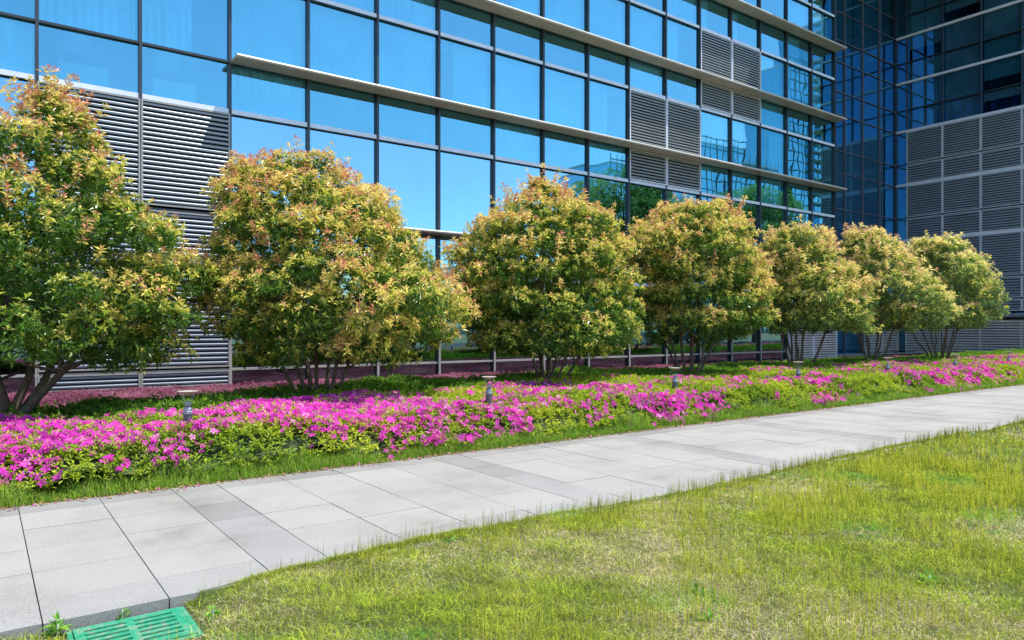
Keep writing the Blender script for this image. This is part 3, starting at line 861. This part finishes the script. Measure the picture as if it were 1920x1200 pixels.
gx, gy = np.meshgrid(lx, ly, indexing='ij'); gy = -9 + (lawn_edge(gx) + 9) * gy
gz = np.where(gy > lawn_edge(gx) - .02, np.where(gx > 1.02, .004, -.07), fz(gx, gy)); nyl = len(ly)
ii = np.arange((len(lx) - 1) * (nyl - 1)); a_ = (ii // (nyl - 1)) * nyl + ii % (nyl - 1)
lg = mesh_np('lawn_ground', np.stack([gx, gy, gz], -1).reshape(-1, 3), 4, M['thatch'], F=np.stack([a_, a_ + nyl, a_ + nyl + 1, a_ + 1], 1), smooth=True); lg['kind'] = 'structure'
def lawn():
    n = 620000
    x = rng.uniform(-1.5, 24, n) ; x = np.where(rng.uniform(size=n) < .5, rng.uniform(-1.5, 9, n), x); y = rng.uniform(.6, 4.72, n)
    k = (rng.uniform(size=n) < lawn_keep(x, y)) & (y < lawn_edge(x) - .01)
    k &= ~((x > .35) & (x < .99) & (y > 4.03))          # the drain cover stays clear
    x, y = x[k], y[k]; n = len(x)
    p = vnoise(x, y, .55, 72) * .6 + vnoise(x, y, 1.7, 73) * .5 + vnoise(x, y, 5, 74) * .25
    u = rng.uniform(size=n) + p * .60
    dead = u > .64
    far = np.clip(np.hypot(x, y) / 5.5, .8, 3.2)
    cl = vnoise(x, y, 7, 76); H = np.where(dead, rng.uniform(.012, .035, n), rng.uniform(.02, .062, n) * (1 + .5 * cl)); lean = np.where(dead, rng.uniform(1.5, 5, n), rng.uniform(.4, 2.2, n))
    straw = lerp(np.array([.38, .30, .12]), np.array([.90, .80, .50]), rng.uniform(size=(n, 1)))
    gr = lerp(np.array([.085, .19, .012]), np.array([.68, .72, .06]), rng.uniform(size=(n, 1)) * .9)
    bright = (vnoise(x, y, 1.1, 75) > .55)[:, None]; gr = np.where(bright & (rng.uniform(size=(n, 1)) < .6), np.array([.17, .42, .04]), gr)
    c = np.where(dead[:, None], straw, gr) * (1 + .2 * cl[:, None]) * rng.uniform(.45, 1.35, (n, 1))
    c = c * (1 + .16 * vnoise(x, y, 3.1, 79))[:, None].clip(.5, 1.5)
    xe = np.concatenate([rng.uniform(.97, 16, 17000), rng.uniform(.97, 3, 5000)]); ye = lawn_edge(xe) - np.abs(rng.normal(0, .035, len(xe))); fe = np.clip(np.hypot(xe, ye) / 5.5, .8, 3.2)
    ce = lerp(np.array([.12, .20, .02]), np.array([.42, .44, .06]), rng.uniform(size=(len(xe), 1)))
    x, y, H, lean, far, c = (np.concatenate(q) for q in ((x, xe), (y, ye), (H, rng.uniform(.015, .05, len(xe))), (lean, rng.uniform(.4, 2.0, len(xe))), (far, fe), (c, ce)))
    V, C = blades(np.stack([x, y, fz(x, y)], -1), H, .0014 * far, lean, c)
    tag(mesh_np('lawn_grass', V, 3, M['grass'], None, C), 'patchy lawn of green and straw-coloured grass in the foreground', 'grass', kind='stuff')
    # upright flowering stalks with tiny paired leaves
    n = 52000; x = rng.uniform(-1.2, 22, n); x = np.where(rng.uniform(size=n) < .55, rng.uniform(-1, 9, n), x); y = rng.uniform(.8, 4.70, n)
    p = vnoise(x, y, .8, 81) * .6 + vnoise(x, y, 2.4, 82) * .5
    k = (rng.uniform(size=n) < np.clip(p * 1.0 + .30, .02, 1)) & (lawn_keep(x, y) > .1) & (y < lawn_edge(x)) & ~((x > .35) & (x < .99) & (y > 4.03))
    xe = rng.uniform(-.5, 20, 420); ye = lawn_edge(xe) - np.abs(rng.normal(0, .05, 420)); ke = (vnoise(xe, ye * 0, 2.1, 83) > .05) & ~((xe > .35) & (xe < .99))
    x = np.concatenate([x[k], xe[ke]]); y = np.concatenate([y[k], ye[ke]]); n = len(x)
    H = rng.uniform(.05, .16, n) * np.where(y > 4.36, 1.15, 1); far = np.clip(np.hypot(x, y) / 5.5, .8, 2.8)
    bz = fz(x, y); lean = rng.normal(0, .10, (n, 2))
    c1 = lerp(np.array([.20, .28, .02]), np.array([.72, .70, .06]), rng.uniform(size=(n, 1))); c1 = np.where((y > 4.36)[:, None], c1 * .6, c1)
    base = np.stack([x, y, bz], -1)
    V1, C1 = blades(base, H, .0015 * far, .12, c1)
    K = 9; idx = np.repeat(np.arange(n), K); t = (np.tile(np.arange(K), n) + 1) / (K + .6)
    th = rng.uniform(0, 6.28, len(idx)); D = np.stack([np.cos(th), np.sin(th), np.full(len(idx), .9)], -1)
    Pb = base[idx] + np.stack([lean[idx, 0] * 0, lean[idx, 1] * 0, np.ones(len(idx))], -1) * (H[idx] * t)[:, None]
    Lf = .0105 * far[idx] * (1.25 - .6 * t); V2 = leaves(Pb, D, np.tile([0, 0, 1.], (len(idx), 1)), Lf, Lf * .55)
    C2 = np.repeat(c1[idx] * rng.uniform(.7, 1.15, (len(idx), 1)), 6, axis=0)
    tag(mesh_np('lawn_weed_stalks', np.concatenate([V1, V2]), 3, M['grass'], None, np.concatenate([C1, C2])), 'thin upright yellow-green weed stalks scattered through the lawn', 'weeds', kind='stuff')
lawn()

# litter and fallen petals along the edges
def litter():
    n = 9000; x = rng.uniform(-2, 40, n); y = 7.62 + np.abs(rng.normal(0, .09, n)) * rng.choice([-.5, 1], n, p=[.18, .82])
    k = rng.uniform(size=n) < vis_w(x); x, y = x[k], y[k]; n = len(x)
    z = np.where(y < 7.63, .004, -.015)
    c = lerp(np.array([.22, .12, .05]), np.array([.48, .32, .16]), rng.uniform(size=(n, 1)))
    pk = rng.uniform(size=(n, 1)) < .15; c = np.where(pk, np.array([.66, .12, .42]), c)
    th = rng.uniform(0, 6.28, n); D = np.stack([np.cos(th), np.sin(th), rng.uniform(0, .5, n)], -1)
    L = rng.uniform(.02, .065, n); V = leaves(np.stack([x, y, z], -1), D, np.tile([0, 0, 1.], (n, 1)), L, L * .5, .12, 0)
    tag(mesh_np('leaf_litter', V, 3, M['azalea'], None, np.repeat(c, 6, axis=0)), 'dry leaves and fallen petals along the far edge of the paving', 'leaf litter', kind='stuff')
litter()

# broadleaf weeds in the lawn
def weed(x, y, s, label, tone):
    o = empty('broadleaf_weed', (x, y, -.066)); tag(o, label, 'weed', 'bright green broadleaf weeds in the lawn')
    n = 5; Pc = np.stack([rng.normal(0, .012, n), rng.normal(0, .012, n), np.linspace(.01, .045 + .03 * s, n)], -1)
    ax = unit(np.stack([rng.normal(0, .1, n), rng.normal(0, .1, n), np.ones(n)], -1))
    V, idx, f = rosettes(Pc, ax, 6, np.full(n, .075 * s), .30, (30, 82))
    c = lerp(np.array([.10, .28, .03]), np.array([.26, .46, .06]), rng.uniform(size=(len(idx), 1))) * tone
    mesh_np('leaves', V, 3, M['grass'], o, np.repeat(c, 6, axis=0))
    mb = MB(); mb.tube([(0, 0, -.01), (.002, .001, .05 + .03 * s)], [.004, .003], 6); mb.build('stem', M['grass'], o, col=True)
def ground_at(u, v, z=-.03):
    t = (EYE - z) / (v - 617); r = (u - 960)
    return t * (1345 * .5951 + r * .8036), t * (1345 * .8036 - r * .5951)
for u, v, s, lab, tone in ((105, 1168, 1.15, 'tall leafy green weed at the kerb left of the drain cover', 1.0), (228, 1152, .55, 'small green weed growing on the kerb right behind the drain cover', .9),
        (838, 1022, 1.2, 'bright green weed at the lawn edge near the middle of the path', 1.1), (1222, 930, 1.1, 'pointed weed on the lawn edge beside pale kerb slabs, right of centre', .9),
        (1697, 992, 1.3, 'small yellow-green weed in the upper right of the lawn', 1.2), (1743, 1098, 1.6, 'largest bright green weed in the lower right of the lawn', 1.15),
        (1312, 1122, 1.4, 'dark green weed in the lower middle right of the lawn', .75), (1330, 1170, 1.2, 'pale lime weed close to the bottom edge right of centre', 1.3),
        (1745, 820, 1.5, 'leafy weed overlapping the far kerb at the right', 1.0), (400, 1150, .7, 'low green weed on the lawn just right of the drain cover', 1.2)):
    x, y = ground_at(u, v); weed(x, min(y, 4.49), s, lab, tone)

# ------------------------------------------------------------------ bollard lamps
def make_bollard(x, label, first=None):
    root = empty('bollard_lamp', (x, 9.25, -.03)); tag(root, label, 'garden lamp', 'bollard lamps along the flower bed')
    if first is None:
        MB().lathe([(.0, 0), (.075, 0), (.075, .02), (.051, .03), (.051, .565), (.048, .57)], seg=24).build('post', M['grey_metal'], root, smooth=False)
        MB().lathe([(.049, .568), (.058, .572), (.058, .60), (.047, .605), (.045, .64), (.033, .655), (.0, .656)], seg=24).build('collar', M['collar'], root)
        for a in range(4):
            t = a * math.pi / 2 + .4
            MB().tube([(.034 * math.cos(t), .034 * math.sin(t), .645), (.092 * math.cos(t), .092 * math.sin(t), .822)], .0026, 6).build('rod', M['collar'], root)
        MB().lathe([(.0, .640), (.020, .650), (.022, .70), (.016, .725), (.0, .73)], seg=14).build('lamp', M['collar'], root, smooth=True)
        MB().lathe([(.0, .795), (.03, .802), (.114, .838), (.116, .845), (.03, .848), (.0, .848)], seg=32).build('reflector_disc', M['cream'], root)
    else:
        for ch in first.children:
            c = ch.copy(); COL.objects.link(c); c.parent = root
    return root
bl = None
for i, (x, lab) in enumerate(((2.0, 'bollard lamp nearest the camera, among dense magenta azaleas at the left'), (6.4, 'bollard lamp in front of the third tree, second nearest'),
        (10.76, 'bollard lamp in front of the middle tree, third nearest'), (14.96, 'bollard lamp below the tree at the glass building corner, fourth nearest'),
        (19.1, 'bollard lamp beside the stems of the sixth tree, fifth nearest'), (23.15, 'bollard lamp just right of the last tree trunk, sixth nearest'),
        (27.2, 'farthest bollard lamp, at the right edge before the pale louvers'))):
    b = make_bollard(x, lab, bl); bl = bl or b

# ------------------------------------------------------------------ drain cover
dc = empty('drain_cover', (.655, 4.26, -.066)); tag(dc, 'chipped green slotted drain cover set in the lawn against the kerb', 'drain cover')
mb = MB(); W2, D2 = .262, .215
def rrect(mb, x0, x1, y0, y1, z0, z1): mb.box((x0, y0, z0), (x1, y1, z1))
xs = [-W2, -.215, -.02, .02, .215, W2]
nr = 6; sl = .024; pitch_ = .060; ys = [-D2]
yy = -.165
slots = []
for i in range(nr): slots.append((yy, yy + sl)); yy += pitch_
zt, zb = .022, .004
# solid bands between the slots, then end and centre webs
prev = -D2
for a, b in slots + [(D2, D2)]:
    mb.box((-W2, prev, zb), (W2, a, zt)); prev = b
for a, b in slots:
    for x0, x1 in ((-W2, -.215), (-.02, .02), (.215, W2)): mb.box((x0, a + .0001, zb), (x1, b - .0001, zt - .0004))
mb.build('slotted_plate', M['grate'], dc)
mb = MB()
for x0, x1, y0, y1 in ((-W2 - .03, -W2 - .004, -D2 - .03, D2 + .012), (W2 + .004, W2 + .03, -D2 - .03, D2 + .012), (-W2 - .004, W2 + .004, -D2 - .03, -D2 - .004)):
    mb.box((x0, y0, -.02), (x1, y1, .016))
mb.build('frame', M['grate'], dc, bevel=.003)
mb = MB(); mb.box((-W2, -D2, -.03), (W2, D2, .002)); mb.build('pit', M['dark'], dc)

# ------------------------------------------------------------------ across the road (seen in the glass)
def far_building(name, label, x0, x1, y, dpt, h, mat, step=None, ledges=False):
    o = empty(name, ((x0 + x1) / 2, y, 0)); tag(o, label, 'building'); off = ((x0 + x1) / 2, y, 0)
    tops = [(x0, x1, h)] if not step else [(x0, (x0 + x1) / 2, h), ((x0 + x1) / 2 + .02, x1, h * step)]
    mb = MB(); fr = MB(); rf = MB(); lg = MB()
    for a, b, hh in tops:
        mb.box((a, y - dpt, 0), (b, y, hh)); rf.box((a - .2, y - dpt, hh + .01), (b + .2, y + .2, hh + .6))
        n = int((b - a) / 3)
        for i in range(n + 1):
            xx = a + (b - a) * i / n; fr.box((xx - .09, y + .01, 0), (xx + .09, y + .22, hh + 3))
        z = 4.0
        while z < hh + 3:
            fr.box((a, y + .005, z - .2), (b, y + .18, z + .2)); z += 3.8
            if ledges: lg.box((a - 2.2, y - 4, z - .5), (b, y + 2.2, z - .1))
    part(mb, 'wall', mat, o, off); part(fr, 'window_grid', M['far_grid'], o, off); part(rf, 'roof', M['alu'], o, off)
    if ledges: part(lg, 'balcony_slabs', M['alu'], o, off)
far_building('glass_tower', 'distant teal glass block with a gridded crown mirrored in the facade beside the louvers', 154, 184, -120, 25, 52, M['glass_far'])
far_building('glass_tower', 'distant stepped teal office block mirrored under the upper ledges', 201, 246, -120, 25, 66, M['glass_far'], .93)
far_building('glass_tower', 'tall slender glass tower mirrored near the end of the facade', 252, 268, -120, 20, 104, M['glass_far'])
far_building('balcony_tower', 'very tall tower with white balconies mirrored at the facade corner', 282, 310, -125, 20, 130, M['glass_far'], None, True)
far_building('glass_tower', 'lower dark office block mirrored between the two left trees', 96, 118, -110, 20, 18, M['glass_far'])

def broad_tree(x, y, h, r, seed, label):
    global rng
    rng = np.random.default_rng(seed); o = empty('camphor_tree', (x, y, -.1)); tag(o, label, 'tree', 'camphor trees across the road')
    C = []
    for i in range(60):
        d = rand_unit(1)[0]; C.append(np.array([d[0] * r * .8, d[1] * r * .8, h * .62 + d[2] * h * .32]) * np.array([1, 1, 1]))
    C = np.array(C); Pc = []; A = []
    for c in C:
        n = 210; q = rand_unit(n); Pc.append(c + q * rng.uniform(.75, 1.05, (n, 1)) * r * .3); A.append(q)
    Pc = np.concatenate(Pc); A = np.concatenate(A)
    V, idx, f = rosettes(Pc, unit(A + np.array([0, 0, .5])), 5, np.full(len(Pc), .32), .5, (20, 85))
    c = lerp(np.array([.14, .28, .05]), np.array([.40, .58, .12]), np.clip(A[idx][:, 2:3] * .4 + rng.uniform(size=(len(idx), 1)) * .7, 0, 1))
    mesh_np('crown', V, 3, M['leaf'], o, np.repeat(c, 6, axis=0))
    mb = MB(); mb.tube([(0, 0, 0), (.1, 0, h * .25), (0, .1, h * .5), (0, 0, h * .8)], [.35, .28, .2, .08], 9)
    for i in range(0, 40, 3): mb.tube([(0, .05, h * .3), tuple(C[i] * .5 + np.array([0, 0, h * .2])), tuple(C[i])], [.12, .08, .03], 6)
    mb.build('trunk', M['bark'], o, smooth=True)
broad_tree(54.5, -14, 18.5, 7.5, 201, 'rounded camphor tree mirrored in the glass below the louvers')
broad_tree(77, -14, 19.0, 7.0, 202, 'tall camphor tree mirrored in the glass above the fourth and fifth photinias')
broad_tree(40, -13, 7.0, 3.6, 203, 'low camphor tree mirrored behind the third photinia')
broad_tree(94, -13, 11.5, 4.4, 204, 'small camphor tree mirrored near the end of the facade')

def sedan(x, y, label, paint):
    o = empty('parked_car', (x, y, -.08)); tag(o, label, 'car', 'cars parked along the road')
    pr = [(-2.2, .35), (-2.22, .75), (-2.05, .92), (-1.45, .98), (-.85, 1.40), (-.3, 1.46), (.5, 1.42), (1.05, 1.0), (1.9, .86), (2.2, .68), (2.22, .35)]
    body = MB(); n = len(pr)
    lay = [(-.86, 1, 0), (-.80, 1, .02), (.80, 1, .02), (.86, 1, 0)]
    ringv = []
    for yy, s, dz in lay:
        ringv += [(a, yy * (1 if b < .99 else .86), b + dz) for a, b in pr]
    fs = []
    for i in range(3):
        for j in range(n):
            j2 = (j + 1) % n; fs.append((i*n+j, i*n+j2, (i+1)*n+j2, (i+1)*n+j))
    fs += [tuple(range(n)), tuple(range(4*n-1, 3*n-1, -1))]
    body.add(ringv, fs); body.build('body', paint, o, bevel=.03)
    g = MB()
    for sgn in (-1, 1):
        yy = sgn * .80
        g.add([(-1.25, yy * 1.02, 1.0), (.95, yy * 1.02, 1.0), (.48, yy * .93, 1.36), (-.78, yy * .93, 1.35)], [(0, 1, 2, 3)])
    g.build('side_windows', M['dark'], o)
    for wx in (-1.4, 1.35):
        for sgn in (-1, 1):
            w = MB(); w.tube([(wx, sgn * .70, .32), (wx, sgn * .89, .32)], .32, 20); t = w.build('wheel', M['dark'], o)
            w = MB(); w.tube([(wx, sgn * .885, .32), (wx, sgn * .90, .32)], .19, 14); w.build('rim', M['alu'], t)
    for sgn in (-1, 1):
        h_ = MB(); h_.box((2.12, sgn * .5, .62), (2.215, sgn * .78, .74)); h_.build('headlight', M['alu'], o)
sedan(54, -10.2, 'white sedan parked across the lawn, mirrored in the ground floor glass', plain('car_white', (.75, .78, .8), .25, 0, .02))
sedan(61, -10.2, 'blue sedan parked across the lawn, mirrored in the ground floor glass', plain('car_blue', (.05, .2, .5), .25, 0, .02))
